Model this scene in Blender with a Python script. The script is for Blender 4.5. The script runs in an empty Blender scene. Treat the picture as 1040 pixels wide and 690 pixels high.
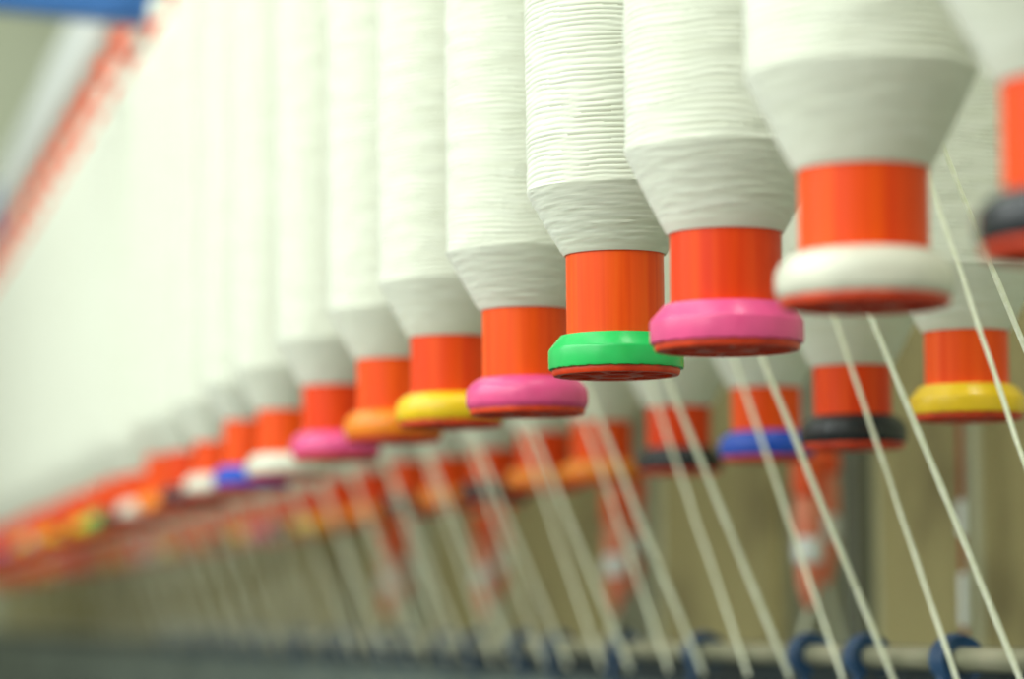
import bpy, bmesh, math, random
from mathutils import Vector, Matrix, noise
random.seed(7)
C = bpy.context.scene.collection
PI = math.pi
S = 0.066            # width of a bobbin flange, the yardstick of this place
F = 3000.0           # focal length in pixels of the 1040 px frame
EYE = 1.35           # height of the camera
VPX, VPY = -220.0, 634.0

# ------------------------------------------------------------------ camera
d = Vector((VPX - 520, -(VPY - 345), -F)).normalized()     # direction of the bobbin rows
u = Vector((-0.009, 1, 0))
u.z = -(u.x * d.x + u.y * d.y) / d.z
u.normalize()
xh = d.cross(u)
R = Matrix((xh, d, u))                                       # world from camera
cam = bpy.data.objects.new('camera', bpy.data.cameras.new('camera'))
C.objects.link(cam)
cam.matrix_world = Matrix.Translation((0, 0, EYE)) @ R.to_4x4()
cam.data.sensor_width = 36
cam.data.lens = F / 1040 * 36
cam.data.clip_start = 0.01
cam.data.dof.use_dof = True
cam.data.dof.focus_distance = F * S / 142
cam.data.dof.aperture_fstop = cam.data.lens / 21.5
bpy.context.scene.camera = cam
dT = Vector((d.x - d.z * 0, d.y, d.z))

def depth(p):            # depth along the lens of a world point
    q = R.transposed() @ (Vector(p) - Vector((0, 0, EYE)))
    return -q.z

def proj(p):
    q = R.transposed() @ (Vector(p) - Vector((0, 0, EYE)))
    return 520 + F * q.x / -q.z, 345 - F * q.y / -q.z

def ratio(L):            # a row L yardsticks to the side of the vanishing line
    return .999 * L * S * math.cos(math.atan(740 / F))

def station(L, w):       # y on row L where a flange would be w pixels wide
    X = ratio(L)
    Z = F * S / w
    return (Z - X * (-xh.z)) / (-d.z)

def row_y(L, x):         # y on row L of what stands at column x
    y = station(L, (x - VPX) / L); X = ratio(L)
    for _ in range(25):
        px = proj((X, y, EYE))[0]
        y *= (px - VPX) / (x - VPX)
    return y

# ------------------------------------------------------------------ materials
def mat(name, col, rough=0.5, spec=0.5, metal=0.0, sheen=0.0, sub=0.0):
    m = bpy.data.materials.new(name); m.use_nodes = True
    b = m.node_tree.nodes['Principled BSDF']
    b.inputs['Base Color'].default_value = (*col, 1)
    b.inputs['Roughness'].default_value = rough
    b.inputs['Specular IOR Level'].default_value = spec
    b.inputs['Metallic'].default_value = metal
    if sheen: b.inputs['Sheen Weight'].default_value = sheen
    if sub:
        b.inputs['Subsurface Weight'].default_value = sub
        b.inputs['Subsurface Radius'].default_value = (0.01, 0.008, 0.006)
        b.inputs['Subsurface Scale'].default_value = 0.3
    return m, b

def vary(m, b, c1, c2, scale=(1, 1, 1), nscale=5.0, bump=0.0, dist=0.001, det=4, lo=.35, hi=.65, rand=0.0):
    nt = m.node_tree; N = nt.nodes; K = nt.links
    tc = N.new('ShaderNodeTexCoord'); mp = N.new('ShaderNodeMapping'); mp.inputs['Scale'].default_value = scale
    nz = N.new('ShaderNodeTexNoise'); nz.inputs['Scale'].default_value = nscale; nz.inputs['Detail'].default_value = det
    K.new(tc.outputs['Object'], mp.inputs['Vector']); K.new(mp.outputs[0], nz.inputs['Vector'])
    cr = N.new('ShaderNodeValToRGB')
    cr.color_ramp.elements[0].position = lo; cr.color_ramp.elements[1].position = hi
    cr.color_ramp.elements[0].color = (*c1, 1); cr.color_ramp.elements[1].color = (*c2, 1)
    K.new(nz.outputs['Fac'], cr.inputs['Fac'])
    out = cr.outputs[0]
    if rand:
        oi = N.new('ShaderNodeObjectInfo'); hs = N.new('ShaderNodeHueSaturation')
        mr = N.new('ShaderNodeMapRange'); mr.inputs['To Min'].default_value = 1 - rand; mr.inputs['To Max'].default_value = 1 + rand
        K.new(oi.outputs['Random'], mr.inputs['Value']); K.new(mr.outputs[0], hs.inputs['Value'])
        mh = N.new('ShaderNodeMapRange'); mh.inputs['To Min'].default_value = .4985; mh.inputs['To Max'].default_value = .5035
        K.new(oi.outputs['Random'], mh.inputs['Value']); K.new(mh.outputs[0], hs.inputs['Hue'])
        K.new(out, hs.inputs['Color']); out = hs.outputs[0]
    K.new(out, b.inputs['Base Color'])
    if bump:
        bp = N.new('ShaderNodeBump'); bp.inputs['Strength'].default_value = bump; bp.inputs['Distance'].default_value = dist
        K.new(nz.outputs['Fac'], bp.inputs['Height']); K.new(bp.outputs[0], b.inputs['Normal'])
    return m

YB = (0.80, 0.845, 0.665)
m, b = mat('roving_yarn', YB, 0.85, 0.15, sheen=0.25)
M_yarn = vary(m, b, (0.79, 0.82, 0.68), (0.85, 0.88, 0.76), (30, 30, 420), 1.0, 0.55, 0.0006, 5, .3, .7)
m, b = mat('strand_yarn', YB, 0.9, 0.1)
M_strand = vary(m, b, (0.80, 0.84, 0.62), (0.90, 0.93, 0.76), (1, 1, 1), 240, 0.6, 0.0006, 4)
m, b = mat('orange_tube', (0.9, 0.06, 0.01), 0.36, 0.22)
M_tube = vary(m, b, (0.84, 0.038, 0.002), (1.0, 0.10, 0.006), (170, 170, 5), 1.0, 0.12, 0.0004, 5, .3, .7, rand=.06)
m, b = mat('orange_base', (0.8, 0.07, 0.015), 0.4, 0.5)
M_base = vary(m, b, (0.66, 0.04, 0.006), (0.9, 0.07, 0.01), (1, 1, 1), 120, 0.1, 0.0004, 4)
FLC = {'white': (0.80, 0.80, 0.66), 'pink': (0.90, 0.10, 0.30), 'green': (0.02, 0.62, 0.13),
       'yellow': (0.95, 0.62, 0.01), 'orange': (1.0, 0.27, 0.008), 'blue': (0.01, 0.09, 0.62),
       'black': (0.012, 0.016, 0.02), 'red': (0.45, 0.02, 0.015)}
M_fl = {}
for k, c in FLC.items():
    m, b = mat(k + '_plastic', c, 0.27, 0.5, sub=0.0)
    c2 = tuple(x * 0.86 for x in c)
    M_fl[k] = vary(m, b, c2, c, (1, 1, 1), 60, 0.12, 0.0008, 5)
m, b = mat('white_enamel', (0.80, 0.84, 0.82), 0.4, 0.5); M_white = vary(m, b, (0.84, .89, .87), (.90, .93, .91), (1, 1, 1), 4)
m, b = mat('blue_enamel', (0.03, 0.12, 0.42), 0.4, 0.5); M_blue = vary(m, b, (0.03, .15, .44), (.05, .20, .54), (1, 1, 1), 8)
m, b = mat('blue_hook_plastic', (0.02, 0.06, 0.15), 0.35, 0.5); M_hook = vary(m, b, (0.015, .05, .12), (.03, .09, .2), (1, 1, 1), 50)
m, b = mat('rail_steel', (0.62, 0.60, 0.45), 0.4, 0.5, 0.3); M_rail = vary(m, b, (0.26, .26, .17), (.38, .37, .26), (1, 1, 1), 20)
m, b = mat('post_steel', (0.17, 0.18, 0.13), 0.45, 0.5, 0.3); M_post = vary(m, b, (0.09, .10, .07), (.17, .18, .13), (20, 20, 1), 2)
m, b = mat('ochre_panel', (0.36, 0.31, 0.17), 0.7, 0.3); M_panel = vary(m, b, (0.20, .165, .075), (.42, .365, .17), (1, 1, 1), 8, 0.0, 0.001, 4, .28, .5)
m, b = mat('panel_edge', (0.42, 0.42, 0.27), 0.6, 0.3); M_edge = vary(m, b, (0.55, .57, .40), (.63, .65, .48), (1, 1, 1), 9)
m, b = mat('dark_beam', (0.02, 0.035, 0.045), 0.5, 0.4); M_dark = vary(m, b, (0.012, .02, .026), (.03, .05, .065), (1, 1, 1), 6)
m, b = mat('deck_grey', (0.16, 0.2, 0.18), 0.5, 0.4); M_deck = vary(m, b, (0.09, .12, .11), (.15, .19, .17), (1, 1, 1), 3)
m, b = mat('steel_pin', (0.5, 0.5, 0.48), 0.3, 0.5, 0.8); M_pin = vary(m, b, (0.4, .4, .38), (.6, .6, .58), (1, 1, 1), 30)
m, b = mat('wall_paint', (0.36, 0.42, 0.27), 0.8, 0.2); M_wall = vary(m, b, (0.51, .57, .41), (.58, .64, .48), (1, 1, 1), 1.5)
m, b = mat('floor_concrete', (0.25, 0.26, 0.22), 0.6, 0.3); M_floor = vary(m, b, (0.07, .075, .06), (.12, .125, .10), (1, 1, 1), 3)
m, b = mat('ceiling_paint', (0.8, 0.82, 0.76), 0.8, 0.2); M_ceil = vary(m, b, (0.76, .78, .72), (.84, .86, .8), (1, 1, 1), 2)
m, b = mat('salmon_plastic', (0.85, 0.22, 0.12), 0.4, 0.5); M_salmon = vary(m, b, (0.95, .25, .14), (1.0, .36, .22), (1, 1, 1), 40)
m, b = mat('bright_orange_plastic', (0.9, 0.1, 0.03), 0.35, 0.5); M_bright = vary(m, b, (1.0, .09, .012), (1.0, .13, .02), (1, 1, 1), 40)

# ------------------------------------------------------------------ mesh helpers
def finish(bm, name, m, parent=None, smooth=True, angle=35):
    me = bpy.data.meshes.new(name)
    bm.normal_update()
    bm.to_mesh(me); bm.free()
    for p in me.polygons: p.use_smooth = smooth
    if smooth:
        try: me.set_sharp_from_angle(angle=math.radians(angle))
        except Exception: pass
    me.materials.append(m)
    o = bpy.data.objects.new(name, me); C.objects.link(o)
    if parent: o.parent = parent
    return o

def lathe(bm, prof, seg=64, fn=None, closed=False):
    rings = []
    for (r, z) in prof:
        ring = []
        for i in range(seg):
            a = 2 * PI * i / seg
            rr, zz = (r, z) if fn is None else fn(r, z, a)
            ring.append(bm.verts.new((rr * math.cos(a), rr * math.sin(a), zz)))
        rings.append(ring)
    n = len(rings)
    for j in range(n if closed else n - 1):
        A, B = rings[j], rings[(j + 1) % n]
        for i in range(seg):
            k = (i + 1) % seg
            bm.faces.new((A[i], A[k], B[k], B[i]))
    return rings

def box(bm, x0, x1, y0, y1, z0, z1, bev=0.0):
    r = bmesh.ops.create_cube(bm, size=1)
    vs = r['verts']
    for v in vs:
        v.co = Vector(((x0 + x1) / 2 + v.co.x * (x1 - x0), (y0 + y1) / 2 + v.co.y * (y1 - y0), (z0 + z1) / 2 + v.co.z * (z1 - z0)))
    if bev:
        es = list({e for v in vs for e in v.link_edges})
        bmesh.ops.bevel(bm, geom=es, offset=bev, segments=2, affect='EDGES')

def tube(bm, pts, rad, seg=8, caps=True):
    pts = [Vector(p) for p in pts]; rings = []
    n = len(pts); ref = Vector((0.3, 1, 0.2)).normalized()
    for i, p in enumerate(pts):
        t = (pts[min(i + 1, n - 1)] - pts[max(i - 1, 0)]).normalized()
        a = t.cross(ref)
        if a.length < 1e-3: a = t.cross(Vector((1, 0, 0)))
        a.normalize(); c = t.cross(a)
        r = rad(i / (n - 1)) if callable(rad) else rad
        rings.append([bm.verts.new(p + a * (r * math.cos(2 * PI * k / seg)) + c * (r * math.sin(2 * PI * k / seg))) for k in range(seg)])
    for A, B in zip(rings, rings[1:]):
        for k in range(seg):
            bm.faces.new((A[k], A[(k + 1) % seg], B[(k + 1) % seg], B[k]))
    if caps:
        bm.faces.new(list(reversed(rings[0]))); bm.faces.new(rings[-1])

def tag(o, label=None, cat=None, group=None, kind=None):
    if label: o['label'] = label
    if cat: o['category'] = cat
    if group: o['group'] = group
    if kind: o['kind'] = kind
    return o

def empty(name, loc, label, cat, group=None):
    o = bpy.data.objects.new(name, None); C.objects.link(o); o.location = loc
    o.empty_display_size = 0.02
    return tag(o, label, cat, group)

def copy_tree(o, parent=None):
    c = o.copy(); C.objects.link(c); c.parent = parent
    for ch in list(o.children): copy_tree(ch, c)
    return c

ONES = ['', 'first', 'second', 'third', 'fourth', 'fifth', 'sixth', 'seventh', 'eighth', 'ninth', 'tenth', 'eleventh', 'twelfth', 'thirteenth',
        'fourteenth', 'fifteenth', 'sixteenth', 'seventeenth', 'eighteenth', 'nineteenth', 'twentieth']
TENS = {20: 'twenty', 30: 'thirty', 40: 'forty', 50: 'fifty', 60: 'sixty'}
def ordn(n):
    if n <= 20: return ONES[n]
    t, r = n // 10 * 10, n % 10
    return {30: 'thirtieth', 40: 'fortieth', 50: 'fiftieth', 60: 'sixtieth'}[t] if r == 0 else TENS[t] + '-' + ONES[r]

# ------------------------------------------------------------------ the roving bobbin
Z_YARN0, Z_SH0, Z_SH1, Z_YARN1, Z_TOP = 0.93, 1.40, 7.00, 7.45, 7.85
R_T, R_B = 0.362, 0.650
def s_(prof): return [(r * S, z * S) for r, z in prof]

def tube_mesh():
    bm = bmesh.new()
    lathe(bm, s_([(R_T - .05, .25), (R_T, .25), (R_T, .5), (R_T, Z_YARN0), (R_T, 4), (R_T, Z_TOP - .02), (R_T - .01, Z_TOP), (R_T - .05, Z_TOP), (R_T - .06, Z_TOP - .05), (R_T - .06, 4), (R_T - .05, .25)]), 64)
    return bm

def collar_mesh(style):
    bm = bmesh.new()
    if style == 'chamfered':
        p = [(R_T + .001, .26), (R_T + .001, .295), (.385, .302), (.41, .299), (.490, .205), (.498, .192), (.50, .180), (.50, .068), (.496, .053), (.485, .048), (.44, .048)]
    else:
        p = [(R_T + .001, .26), (R_T + .001, .302), (.375, .306), (.40, .298), (.435, .275), (.468, .245), (.488, .215), (.498, .185), (.50, .155), (.50, .10), (.492, .07), (.475, .050), (.44, .048)]
    rnd = random.Random(3)
    ph = [rnd.uniform(0, 6.3) for _ in range(6)]
    def fn(r, z, a):
        if z < .08 * S and r > .47 * S: z += 0.0035 * S * (math.sin(23 * a + ph[0]) + math.sin(41 * a + ph[1])) * .6
        return r, z
    lathe(bm, s_(p), 96, fn)
    return bm

def base_mesh():
    bm = bmesh.new()
    # outer ring, standing proud below the coloured collar
    lathe(bm, s_([(.44, .05), (.470, .05), (.472, .035), (.468, .012), (.460, .002), (.425, .0), (.415, .006), (.413, .24), (.300, .24), (.300, .42), (.20, .42), (.205, .004), (.195, .0), (.12, .0), (.112, .01), (.11, .12), (.0001, .13)]), 64)
    # radial ribs between the ring and the hub
    for k in range(8):
        a = 2 * PI * k / 8
        m4 = Matrix.Rotation(a, 4, 'Z')
        b2 = bmesh.new(); box(b2, .195 * S, .425 * S, -.022 * S, .022 * S, .003 * S, .24 * S, .005 * S)
        me = bpy.data.meshes.new('t'); b2.transform(m4); b2.to_mesh(me); b2.free(); bm.from_mesh(me); bpy.data.meshes.remove(me)
    return bm

def yarn_mesh(seed, seg=72, fine=True, Z_YARN0=.93, Z_SH0=1.34):
    """one long package of roving: parallel coils on the barrel, crossed coils on the two tapers"""
    rnd = random.Random(seed)
    bm = bmesh.new()
    pitch = 0.0405
    prof = []
    # lower taper
    prof.append((R_T + .002, Z_YARN0 + .01, 0)); prof.append((R_T + .004, Z_YARN0 - .004, 0))
    n = 44 if fine else 10
    for i in range(n + 1):
        t = i / n
        r = R_T + .014 + (R_B - R_T - .014) * (t ** 0.93)
        prof.append((r, Z_YARN0 - .006 + (Z_SH0 - Z_YARN0) * t, 1))
    # barrel
    per = 5 if fine else 1
    step = pitch / per if fine else 0.4
    z = Z_SH0 + step * 1.0; k = 0
    while z < Z_SH1:
        prof.append((R_B, z, 2)); z += step
    n2 = 24 if fine else 6
    for i in range(n2 + 1):
        t = i / n2
        prof.append((R_B - (R_B - R_T - .01) * t, Z_SH1 + (Z_YARN1 - Z_SH1) * t, 1))
    prof.append((R_T + .002, Z_YARN1 + .005, 0))
    kinds = {}
    off = Vector((seed * 3.1, seed * 1.7, seed * 0.9))
    rings = []
    jz = [rnd.uniform(-.25, .25) for _ in range(400)]
    for (r, z, kd) in prof:
        ring = []
        for i in range(seg):
            a = 2 * PI * i / seg
            ca, sa = math.cos(a), math.sin(a)
            rr = r
            if fine and kd == 2:
                # a helix with noise, now and then a coil that crosses its neighbour
                nz = noise.noise(Vector((ca * 1.3, sa * 1.3, z * 1.6)) + off)
                nz2 = noise.noise(Vector((ca * 3.2, sa * 3.2, z * 7.0)) - off)
                ph = z / pitch + a / (2 * PI) + nz * 1.1 + nz2 * 0.55
                c = abs(math.sin(PI * ph))
                amp = .0125 * (0.75 + 0.5 * noise.noise(Vector((ca * 2, sa * 2, z * 12)) + off * 2))
                rr = r - .012 + amp * (c ** .7) * 1.1 + .006 * nz2 + .006 * noise.noise(Vector((ca, sa, z * .8)))
            elif fine and kd == 1:
                t = (z - Z_YARN0) / (Z_SH0 - Z_YARN0)
                n1 = noise.noise(Vector((ca * 2.6 + 4, sa * 2.6, z * 40)) + off)
                n2_ = noise.noise(Vector((ca * 9, sa * 9, z * 85)) + off)
                e = min(1, max(0, (t + .02) * 6))
                rr = r + e * (.0055 * n1 + .006 * n2_)
            ring.append(bm.verts.new((rr * S * ca, rr * S * sa, z * S)))
        rings.append(ring)
    for A, B in zip(rings, rings[1:]):
        for i in range(seg):
            k = (i + 1) % seg
            bm.faces.new((A[i], A[k], B[k], B[i]))
    return bm

O0 = (0, 0, -50)
def proto(name, bm, m):
    o = finish(bm, name, m); me = o.data
    bpy.data.objects.remove(o)
    return me
ME_tube = proto('bobbin_tube', tube_mesh(), M_tube)
ME_base = proto('bobbin_base', base_mesh(), M_base)
ME_yarn = [proto('yarn_package', yarn_mesh(s, Z_YARN0=z, Z_SH0=k), M_yarn) for s, z, k in ((1, .90, 1.375), (2, .77, 1.31), (3, .83, 1.33))]
ME_yarn_far = proto('yarn_package', yarn_mesh(9, 40, False, .85), M_yarn)
ME_col = {}
for style in ('chamfered', 'rounded'):
    base = proto('collar', collar_mesh(style), M_fl['white'])
    for k in FLC:
        me = base.copy(); me.materials.clear(); me.materials.append(M_fl[k]); ME_col[style, k] = me

def part(name, me, parent, label=None):
    o = bpy.data.objects.new(name, me); C.objects.link(o); o.parent = parent
    if label: o['label'] = label
    return o

def make_bobbin(loc, colour, style, near, idx, label, group):
    t = empty('roving_bobbin', loc, label, 'bobbin', group)
    rnd = random.Random(idx * 17 + (5 if 'back' in group else 0))
    t.rotation_euler = (rnd.uniform(-.003, .003), rnd.uniform(-.003, .003), rnd.uniform(0, 6.28))
    part('tube', ME_tube, t, 'orange plastic tube')
    part('flange', ME_col[style, colour], t, colour + ' plastic flange ring')
    part('base_cap', ME_base, t, 'orange slotted base cap')
    part('yarn_package', ME_yarn[1 if 'back' in group else YV.get(idx, idx % 3)] if near else ME_yarn_far, t, 'off-white wound roving').location.z = -.035 * S if (idx == 4 and 'front' in group) else 0
    return t

H0 = 1.70
YV = {0: 2, 1: 1, 2: 1, 3: 0, 4: 0, 5: 2, 6: 2, 7: 2}
L1, L2 = 6.07, 10.0
STEP = 0.000915
front_cols = ['black', 'white', 'pink', 'green', 'pink', 'yellow', 'orange', 'pink', 'white', 'blue', 'white', 'black', 'orange', 'white',
              'black', 'green', 'yellow', 'red', 'yellow', 'orange', 'white', 'yellow', 'orange', 'blue', 'pink', 'orange', 'white', 'black', 'yellow', 'orange', 'green', 'orange']
front_w = [1 / .00460, 183, 157, 138.3, 124.5, 111, 101.5, 91.5]
front_dh = [-.09, 0.0, .0, .03, -.07, .01, 0, 0]
front_dx = [0, -8, 0, 2, -3, -2, 0, 2]
back_cols = ['yellow', 'black', 'blue', 'black', 'orange', 'orange', 'black', 'orange', 'black', 'orange', 'orange', 'yellow', 'black', 'pink',
             'yellow', 'black', 'orange', 'red', 'yellow', 'white', 'pink', 'orange', 'orange', 'yellow', 'red', 'orange', 'pink', 'orange', 'red', 'white',
             'orange', 'yellow', 'orange', 'red', 'pink', 'orange', 'orange', 'yellow', 'red', 'orange', 'orange', 'pink', 'orange', 'red']
front, back = [], []
def solve(cx, w, yb, z=EYE + 1.7 * S, x=ratio(6.1)):
    """where a bobbin stands whose flange is w wide, centred on column cx, its foot reaching down to line yb"""
    y = F * S / w
    for _ in range(30):
        y += F * S / w - depth((x, y, z))
        px = proj((x, y, z))[0]; x += (cx - px) / F * depth((x, y, z))
        py = proj((x, y + .46 * S, z))[1]; z += (py - yb) / F * depth((x, y, z))
    return x, y, z
FIT_F = {0: (1100, 216, 271), 1: (879, 183, 321), 2: (738.5, 157, 363.5), 3: (626, 138, 387.5), 4: (535.5, 124.5, 426), 5: (457.5, 111, 437.5), 6: (399.5, 101, 452), 7: (341, 91.5, 470)}
FIT_B = {0: (983, 118, 431), 1: (867, 109, 459), 2: (779, 97, 471), 3: (690, 89, 484)}

FAC = 'white-wound orange roving bobbin with {} flange, '
special = {0: 'closest of the front row',
           1: 'big and blurred, second in the front row',
           2: 'between the white-flanged and the green-flanged one',
           3: 'the sharply focused one of the front row',
           4: 'just beyond the green-flanged one in the front row',
           5: 'sixth in the front row, before the orange-flanged one',
           6: 'seventh in the front row, beyond the yellow-flanged one',
           7: 'eighth in the front row, beyond the orange-flanged one'}
for i in range(30):
    w = front_w[i] if i < 8 else 1 / (1 / front_w[7] + STEP * (i - 7))
    y = station(L1, w)
    dh = front_dh[i] if i < 8 else random.uniform(-.03, .03)
    X = ratio(L1)
    if i < 8: X += front_dx[i] / w * S
    loc = (X, y, EYE + (H0 + dh) * S)
    if i in FIT_F: loc = solve(*FIT_F[i])
    st = 'rounded' if i in (1, 4, 5, 6, 7) or (i > 8 and i % 3) or i == 0 else 'chamfered'
    lab = FAC.format(front_cols[i]) + (special[i] if i in special else ordn(i + 1) + ' from the near end of the front row')
    front.append(make_bobbin(loc, front_cols[i], st, i < 14, i, lab, 'roving bobbins of the front row'))
for k in range(44):
    w = 1 / (.00833 + STEP * k)
    y = station(L2, w)
    X = ratio(L2) + (0.1 * S if k == 2 else 0)
    loc = (X, y, EYE + (1.62 + random.uniform(-.04, .04)) * S)
    if k in FIT_B: loc = solve(*FIT_B[k], x=ratio(10))
    lab = FAC.format(back_cols[k]) + (ordn(k + 1) + ' from the near end of the back row' if k else 'the closest of the back row')
    back.append(make_bobbin(loc, back_cols[k], 'rounded' if k % 3 else 'chamfered', k < 8, k, lab, 'roving bobbins of the back row'))

# ------------------------------------------------------------------ hangers and top rails
RAIL0, RAIL1 = 10.95, 12.65
def hanger_proto():
    t = empty('bobbin_hanger', (0, 0, 0), '', 'hanger')
    zt = (RAIL0 - H0) * S          # rail underside above the foot of the bobbin
    b = bmesh.new(); lathe(b, s_([(.0001, 7.1), (.05, 7.15), (.06, 7.3), (.06, zt / S + .02), (.0001, zt / S + .02)]), 20)
    finish(b, 'stem', M_white, t)
    b = bmesh.new(); lathe(b, s_([(.061, 8.4), (.26, 8.43), (.31, 8.48), (.33, 8.6), (.31, 8.75), (.22, 8.85), (.061, 8.9)]), 32)
    finish(b, 'holder_cup', M_bright, t)
    b = bmesh.new(); lathe(b, s_([(.061, 7.2), (.25, 7.25), (R_T - .07, 7.4), (R_T - .07, 7.75), (R_T - .07, 7.855), (R_T, 7.856), (R_T, 7.9), (.31, 8.2), (.2, 8.3), (.061, 8.32)]), 32)
    finish(b, 'gripping_plug', M_yarn, t)
    return t
hp = hanger_proto()
def hang(bob, i, rowname):
    h = hp if i == 0 and rowname == 'front' else copy_tree(hp)
    h.location = (bob.location.x, bob.location.y, bob.location.z)
    h['label'] = 'orange-cupped hanger holding the %s bobbin from the near end of the %s row' % (ordn(i + 1), rowname)
    h['group'] = 'bobbin hangers of the %s row' % rowname
for i, o in enumerate(front): hang(o, i, 'front')
for i, o in enumerate(back): hang(o, i, 'back')
def rail(name, L, label, w=.25):
    b = bmesh.new(); X = ratio(L)
    box(b, X - w / 2 * S, X + w / 2 * S, 0.2, 11.5, EYE + RAIL0 * S, EYE + RAIL1 * S, .004)
    return tag(finish(b, name, M_white), label, 'rail')
rail('hanger_rail', L1, 'long white overhead rail carrying the front row hangers', .5)
rail('hanger_rail', L2, 'white overhead rail behind, carrying the back row hangers')
# blue cross arms under the rails
b = bmesh.new()
xa, xe = ratio(.2), ratio(6.05)
box(b, xa - xe, 0, -.25 * S, .25 * S, 0, .85 * S, .006)
o = tag(finish(b, 'cross_arm', M_blue), 'blue enamelled cross arm under the white rail at the upper picture edge', 'beam')
o.location = (xe, station(L1, 62.6), EYE + 9.78 * S); o.rotation_euler = (0, math.radians(3.5), 0)
b = bmesh.new(); yy = row_y(L1, 2)
box(b, ratio(L1) - .35 * S, ratio(L1) + .30 * S, yy - .6 * S, yy + .6 * S, EYE + 10.7 * S, EYE + 12.3 * S, .006)
tag(finish(b, 'rail_clamp', M_blue), 'blue clamp block wrapped around the far white rail', 'clamp')

# ------------------------------------------------------------------ guide rail with blue hooks
HR = -.39; LR = 10.0
XR = ratio(LR)
b = bmesh.new(); tube(b, [(XR, y, EYE + HR * S) for y in (0.3, 3, 6, 9, 11.5)], .105 * S, 20)
tag(finish(b, 'guide_rail', M_rail), 'pale round steel guide rail running under the back row', 'rail')
def hook_mesh():
    bm = bmesh.new()
    # a C shaped clip round the rail, open below, with a small beak
    pts = []
    for k in range(15):
        a = math.radians(-60 + 300 * k / 14)
        pts.append((-.17 * S * math.cos(a) , 0, .17 * S * math.sin(a)))
    rings = []
    for (x, _, z) in pts:
        r = math.hypot(x, z); ux, uz = x / r, z / r
        ring = [bm.verts.new((x + ux * q * S, yy * S, z + uz * q * S)) for q, yy in ((-.06, -.11), (-.06, .11), (.035, .13), (.06, .0), (.035, -.13))]
        rings.append(ring)
    for A, B in zip(rings, rings[1:]):
        for k in range(5): bm.faces.new((A[k], A[(k + 1) % 5], B[(k + 1) % 5], B[k]))
    bm.faces.new(rings[0][::-1]); bm.faces.new(rings[-1])
    tube(bm, [(-.12 * S, 0, -.15 * S), (-.16 * S, 0, -.3 * S), (-.10 * S, 0, -.42 * S), (.02 * S, 0, -.45 * S)], .04 * S, 8)
    return bm
ME_hook = proto('thread_hook', hook_mesh(), M_hook)
hx = [.00084, .000909, .00096, .00107, .00117]
v = .00127
while v < .0026: hx.append(v); v += .000092 if len(hx) % 2 else .00006
for k, q in enumerate(hx):
    o = bpy.data.objects.new('thread_hook', ME_hook); C.objects.link(o)
    o.location = (XR, row_y(LR, 1 / q + VPX), EYE + HR * S)
    o.rotation_euler = (0, random.uniform(-.4, .2), random.uniform(-.1, .1))
    tag(o, 'blue plastic hook clipped on the pale guide rail, %s from its near end' % ordn(k + 1), 'hook', 'blue hooks on the guide rail')

# machine body below the guide rail
b = bmesh.new(); box(b, ratio(10.45), ratio(11.6), 0.3, 11.5, EYE - 1.04 * S, EYE - .33 * S, .004)
tag(finish(b, 'drafting_beam', M_dark), 'dark blue-black drafting beam behind the pale guide rail', 'beam')
b = bmesh.new(); box(b, ratio(10.25), ratio(19), 0.3, 11.5, EYE - 5 * S, EYE - 1.05 * S, .004)
box(b, ratio(10.0), ratio(10.4), .3, 11.5, EYE - 2.2 * S, EYE - .78 * S, .004)
tag(finish(b, 'machine_casing', M_deck), 'grey-green machine casing below the dark beam', 'machine')
b = bmesh.new(); box(b, ratio(10.6), ratio(18.6), 0.4, 11.4, 0, EYE - 5 * S, .004)
tag(finish(b, 'machine_plinth', M_dark), 'dark plinth carrying the grey-green casing down to the floor', 'machine')

# ------------------------------------------------------------------ strands of roving
def strand(p0, p1, r, seed, name, label, group, sag=0.0):
    rnd = random.Random(seed)
    bm = bmesh.new(); n = 60; pts = []
    p0, p1 = Vector(p0), Vector(p1)
    for i in range(n + 1):
        t = i / n; p = p0.lerp(p1, t)
        k = math.sin(PI * t)
        p.x += k * (.0006 * noise.noise(Vector((t * 9, seed, 0)))) ; p.y += k * .0018 * noise.noise(Vector((t * 5, 0, seed))) + sag * k
        pts.append(p)
    tube(bm, pts, lambda t: r * (1 + .22 * noise.noise(Vector((t * 40, seed * 2.3, 5)))), 7)
    return tag(finish(bm, name, M_strand), label, 'yarn strand', group)

def down(pa, pb, z):      # carry the line pa-pb on to height z
    pa, pb = Vector(pa), Vector(pb); t = (z - pa.z) / (pb.z - pa.z); return pa + (pb - pa) * t
# front family: from the far side of front bobbin i to the plane of the guide rail
def run(Lr, q, start, slope, r, seed, label, group, h_lo, h_hi):
    """a straight strand from the bobbin surface to the plane of the guide rail, leaning as in the photograph"""
    E = Vector((ratio(Lr), row_y(Lr, 1 / q + VPX), EYE)); ex, ey = proj(E)
    best = None
    for n in range(241):
        h = h_lo + (h_hi - h_lo) * n / 120
        x, y = proj((start[0], start[1], EYE + h * S))
        e = abs((x - ex) - (y - ey) / slope)
        if best is None or e < best[0]: best = (e, h)
    st = Vector((start[0], start[1], EYE + best[1] * S))
    strand(st, down(st, E, EYE - .62 * S), r, seed, 'yarn_strand', label, group)
for i in range(0, 22):
    bob = front[i + 2]; dy = 0
    run(9.65, .000729 if i == 1 else .000814 + .0000948 * (i - 2), (bob.location.x + R_B * S * .93, bob.location.y + R_B * S * dy), 2.43, (.022 if i == 1 else .027) * S, i + 1,
        'off-white yarn strand slanting down from the %s bobbin of the front row' % ordn(i + 3), 'yarn strands of the front row', 4, 8.75)
for k in range(0, 26):
    bob = back[k]
    run(9.8, .000762 + .0000934 * k, (bob.location.x - R_B * S * .98, bob.location.y - .1 * S), 2.95, .020 * S, k + 60,
        'thin off-white yarn strand slanting down from the %s bobbin of the back row' % ordn(k + 1), 'yarn strands of the back row', 3.1, 8)

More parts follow.
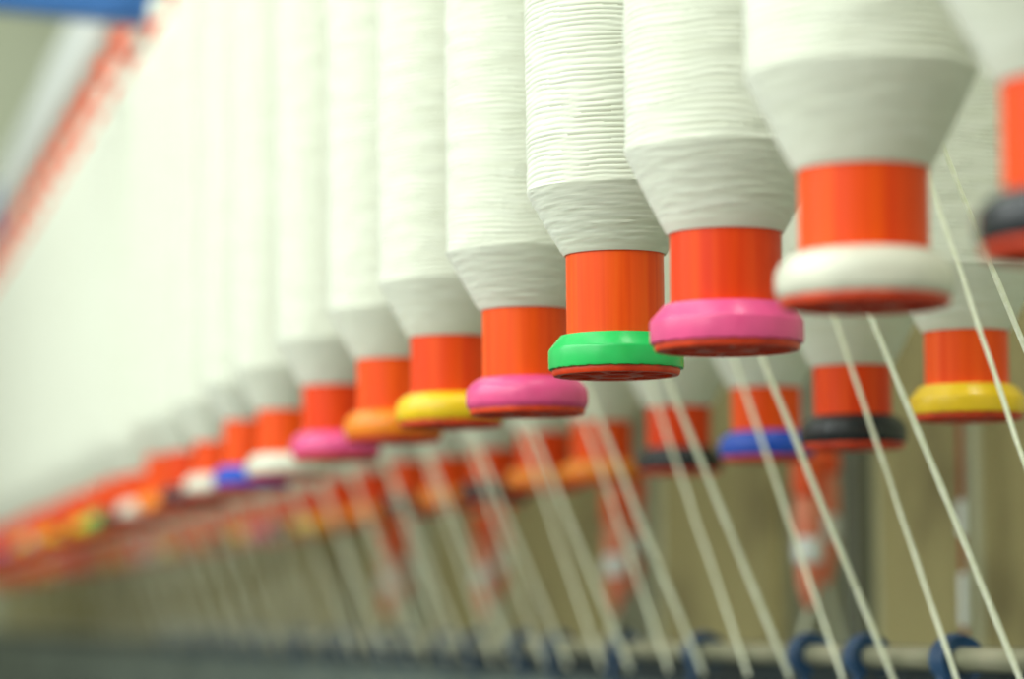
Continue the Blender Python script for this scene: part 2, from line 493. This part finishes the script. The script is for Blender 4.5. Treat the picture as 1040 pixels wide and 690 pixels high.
# ------------------------------------------------------------------ partition behind
LP = 16.0
spans = [(990, 1190), (887, 979), (668, 786), (512, 614)]
q = .001368
for _ in range(18):
    g = 26 * (.0012 / (q + .0002)) if _ < 2 else 3
    spans.append((1 / (q + .000206) + VPX + g, 1 / q + VPX - g)); q += .000206
for k, (xl, xr) in enumerate(spans):
    ya = row_y(LP, xr); yc = row_y(LP, xl)
    t = empty('partition_panel', (ratio(LP), ya, EYE - 1.03 * S), 'ochre partition panel behind the bobbins, %s from the near end' % ordn(k + 1), 'panel', 'ochre partition panels')
    b = bmesh.new(); box(b, 0, .25 * S, 0, yc - ya - .012, 0, 9.5 * S, .006); finish(b, 'sheet', M_panel, t)
    b = bmesh.new(); box(b, -.06 * S, .3 * S, yc - ya - .014, yc - ya, 0, 9.5 * S, .003); o = finish(b, 'edge_strip', M_edge, t); o['label'] = 'paler upright edge strip'
b = bmesh.new(); box(b, ratio(18.2), ratio(18.5), .5, 11.5, EYE - 1.03 * S, EYE + 9.5 * S, .004)
tag(finish(b, 'backing_sheet', M_edge), 'pale grey-green backing sheet showing between the ochre panels', 'panel')
# steel post
yp = row_y(14.0, 873)
for n, yq in enumerate((yp,)):
    t = empty('steel_post', (ratio(14), yq, EYE - 1.05 * S), 'dark grey-green upright steel post below the black-flanged bobbin', 'post')
    b = bmesh.new(); tube(b, [(0, 0, 0), (0, 0, 3), (0, 0, 12 * S)], .205 * S, 28) if False else lathe(b, s_([(.0001, 0), (.205, 0), (.205, 6), (.205, 12), (.0001, 12)]), 28)
    finish(b, 'shaft', M_post, t)
    b = bmesh.new(); lathe(b, s_([(.207, .0), (.30, .0), (.30, .12), (.25, .17), (.207, .18)]), 28); finish(b, 'foot_collar', M_post, t)

# pairs of orange and white spindles hanging before the partition
def spindle_parts(t, k):
    b = bmesh.new(); lathe(b, s_([(.0001, 1.98), (.17, 1.98), (.20, 1.94), (.20, 1.52), (.16, 1.47), (.0001, 1.46)]), 24); finish(b, 'upper_sleeve', M_bright, t)
    b = bmesh.new(); lathe(b, s_([(.0001, 1.47), (.13, 1.47), (.18, 1.40), (.18, .98), (.15, .95), (.0001, .95)]), 24); finish(b, 'middle_sleeve', M_salmon, t)
    b = bmesh.new(); lathe(b, s_([(.0001, .96), (.16, .96), (.19, .90), (.19, .68), (.16, .64), (.0001, .64)]), 24); finish(b, 'white_band', M_white, t)
    b = bmesh.new(); lathe(b, s_([(.0001, .65), (.15, .65), (.15, .45), (.09, .18), (.04, .08), (.0001, .06)]), 24); finish(b, 'lower_cone', M_salmon, t)
    b = bmesh.new(); lathe(b, s_([(.0001, 1.97), (.03, 1.97), (.03, 7.2), (.0001, 7.2)]), 12); finish(b, 'hanging_rod', M_pin, t)
LS = 13.0
sp = None; n = 0
for s in range(4):
    q = .000957 + .000222 * s
    for side in (0, 1):
        if sp is None:
            sp = empty('hanging_spindle', (0, 0, 0), '', 'spindle'); spindle_parts(sp, 0); o = sp
        else: o = copy_tree(sp)
        y = row_y(LS, 1 / q + VPX + 6)
        o.location = (ratio(LS) + (side - .5) * .40 * S, y + (side - .5) * .5 * S, EYE + (0 if side == 0 else .3) * S)
        if s > 0: o.location.z += -.02 * S * s
        o['label'] = '%s orange and white hanging spindle of the %s pair from the near end' % ('nearer' if side == 0 else 'farther', ordn(s + 1))
        o['group'] = 'orange and white spindles before the ochre partition'
        e = Vector(o.location) + Vector((0, 0, .07 * S))
        strand(e, (e.x + (side - .5) * .9 * S, e.y + (side - .5) * .4 * S, EYE - 1.05 * S), .03 * S, 200 + n, 'yarn_strand',
               'pale yarn strand trailing from the %s spindle of the %s hanging pair' % ('nearer' if side == 0 else 'farther', ordn(s + 1)), 'yarn strands below the spindles')
        n += 1
b = bmesh.new(); box(b, ratio(LS) - .35 * S, ratio(LS) + .35 * S, .3, 11.5, EYE + 7.15 * S, EYE + 7.4 * S, .003)
tag(finish(b, 'spindle_rail', M_white), 'white rail behind the bobbins that the spindles hang from', 'rail')
# slim red and white rod at the panel joint
y = row_y(LS, 979)
t = empty('slim_rod', (ratio(LS), y, EYE - 1.05 * S), 'slim red rod with white sleeves below the yellow-flanged back bobbin', 'rod')
b = bmesh.new(); lathe(b, s_([(.0001, 0), (.022, 0), (.022, 8.3), (.0001, 8.3)]), 12); finish(b, 'rod', M_fl['red'], t)
for z0, z1 in ((.9, 1.5), (1.9, 2.3)):
    b = bmesh.new(); lathe(b, s_([(.023, z0), (.045, z0 + .02), (.045, z1 - .02), (.023, z1)]), 16); finish(b, 'sleeve', M_white, t)

# ------------------------------------------------------------------ the hall
def slab(name, *a, m=None):
    b = bmesh.new(); box(b, *a); o = finish(b, name, m, smooth=False); o['kind'] = 'structure'; return o
slab('floor', -6, 7, -4, 16, -.1, 0, m=M_floor)
slab('ceiling', -6, 7, -4, 16, 4.8, 4.9, m=M_ceil)
slab('wall_far', -6, 7, 15, 15.1, 0, 4.8, m=M_wall)
slab('wall_right', 6.9, 7, -4, 15, 0, 4.8, m=M_wall)

# ------------------------------------------------------------------ light: daylight of the window side, the hall's tubes and added fill lights
def area(name, loc, rot, sx, sy, power, col):
    l = bpy.data.lights.new(name, 'AREA'); l.shape = 'RECTANGLE'; l.size = sx; l.size_y = sy; l.energy = power; l.color = col
    o = bpy.data.objects.new(name, l); C.objects.link(o); o.location = loc; o.rotation_euler = rot
    return o
area('window_light', (-3.3, 0.5, 3.3), (0, math.radians(-70), 0), 2.6, 7.0, 165, (0.93, 1.0, 0.98))
area('tube_or_fill_light', (-1.5, 0.3, 3.3), (0, math.radians(-35), 0), .09, 6, 36, (0.97, 1.0, 0.95))
area('tube_or_fill_light', (-.6, 1.5, 4.2), (0, 0, 0), .5, 7, 36, (0.93, 1.0, 0.95))
area('tube_or_fill_light', (.82, 3.0, 4.6), (0, 0, 0), .3, 8, 120, (1.0, 1.0, 0.90))  # unseen fill, added to brighten the spindles behind the back row
area('tube_or_fill_light', (-.6, 12.6, 4.3), (math.radians(55), 0, 0), 3, .5, 54, (1.0, 1.0, 0.95))  # added fill out of view, turned to the far wall to lighten it
W = bpy.data.worlds.new('world'); bpy.context.scene.world = W; W.use_nodes = True
bg = W.node_tree.nodes['Background']; bg.inputs[0].default_value = (0.97, 1.0, 0.83, 1); bg.inputs[1].default_value = .56

vs = bpy.context.scene.view_settings
vs.view_transform = 'Standard'; vs.look = 'None'; vs.gamma = 1; vs.exposure = 0.14; vs.use_curve_mapping = False
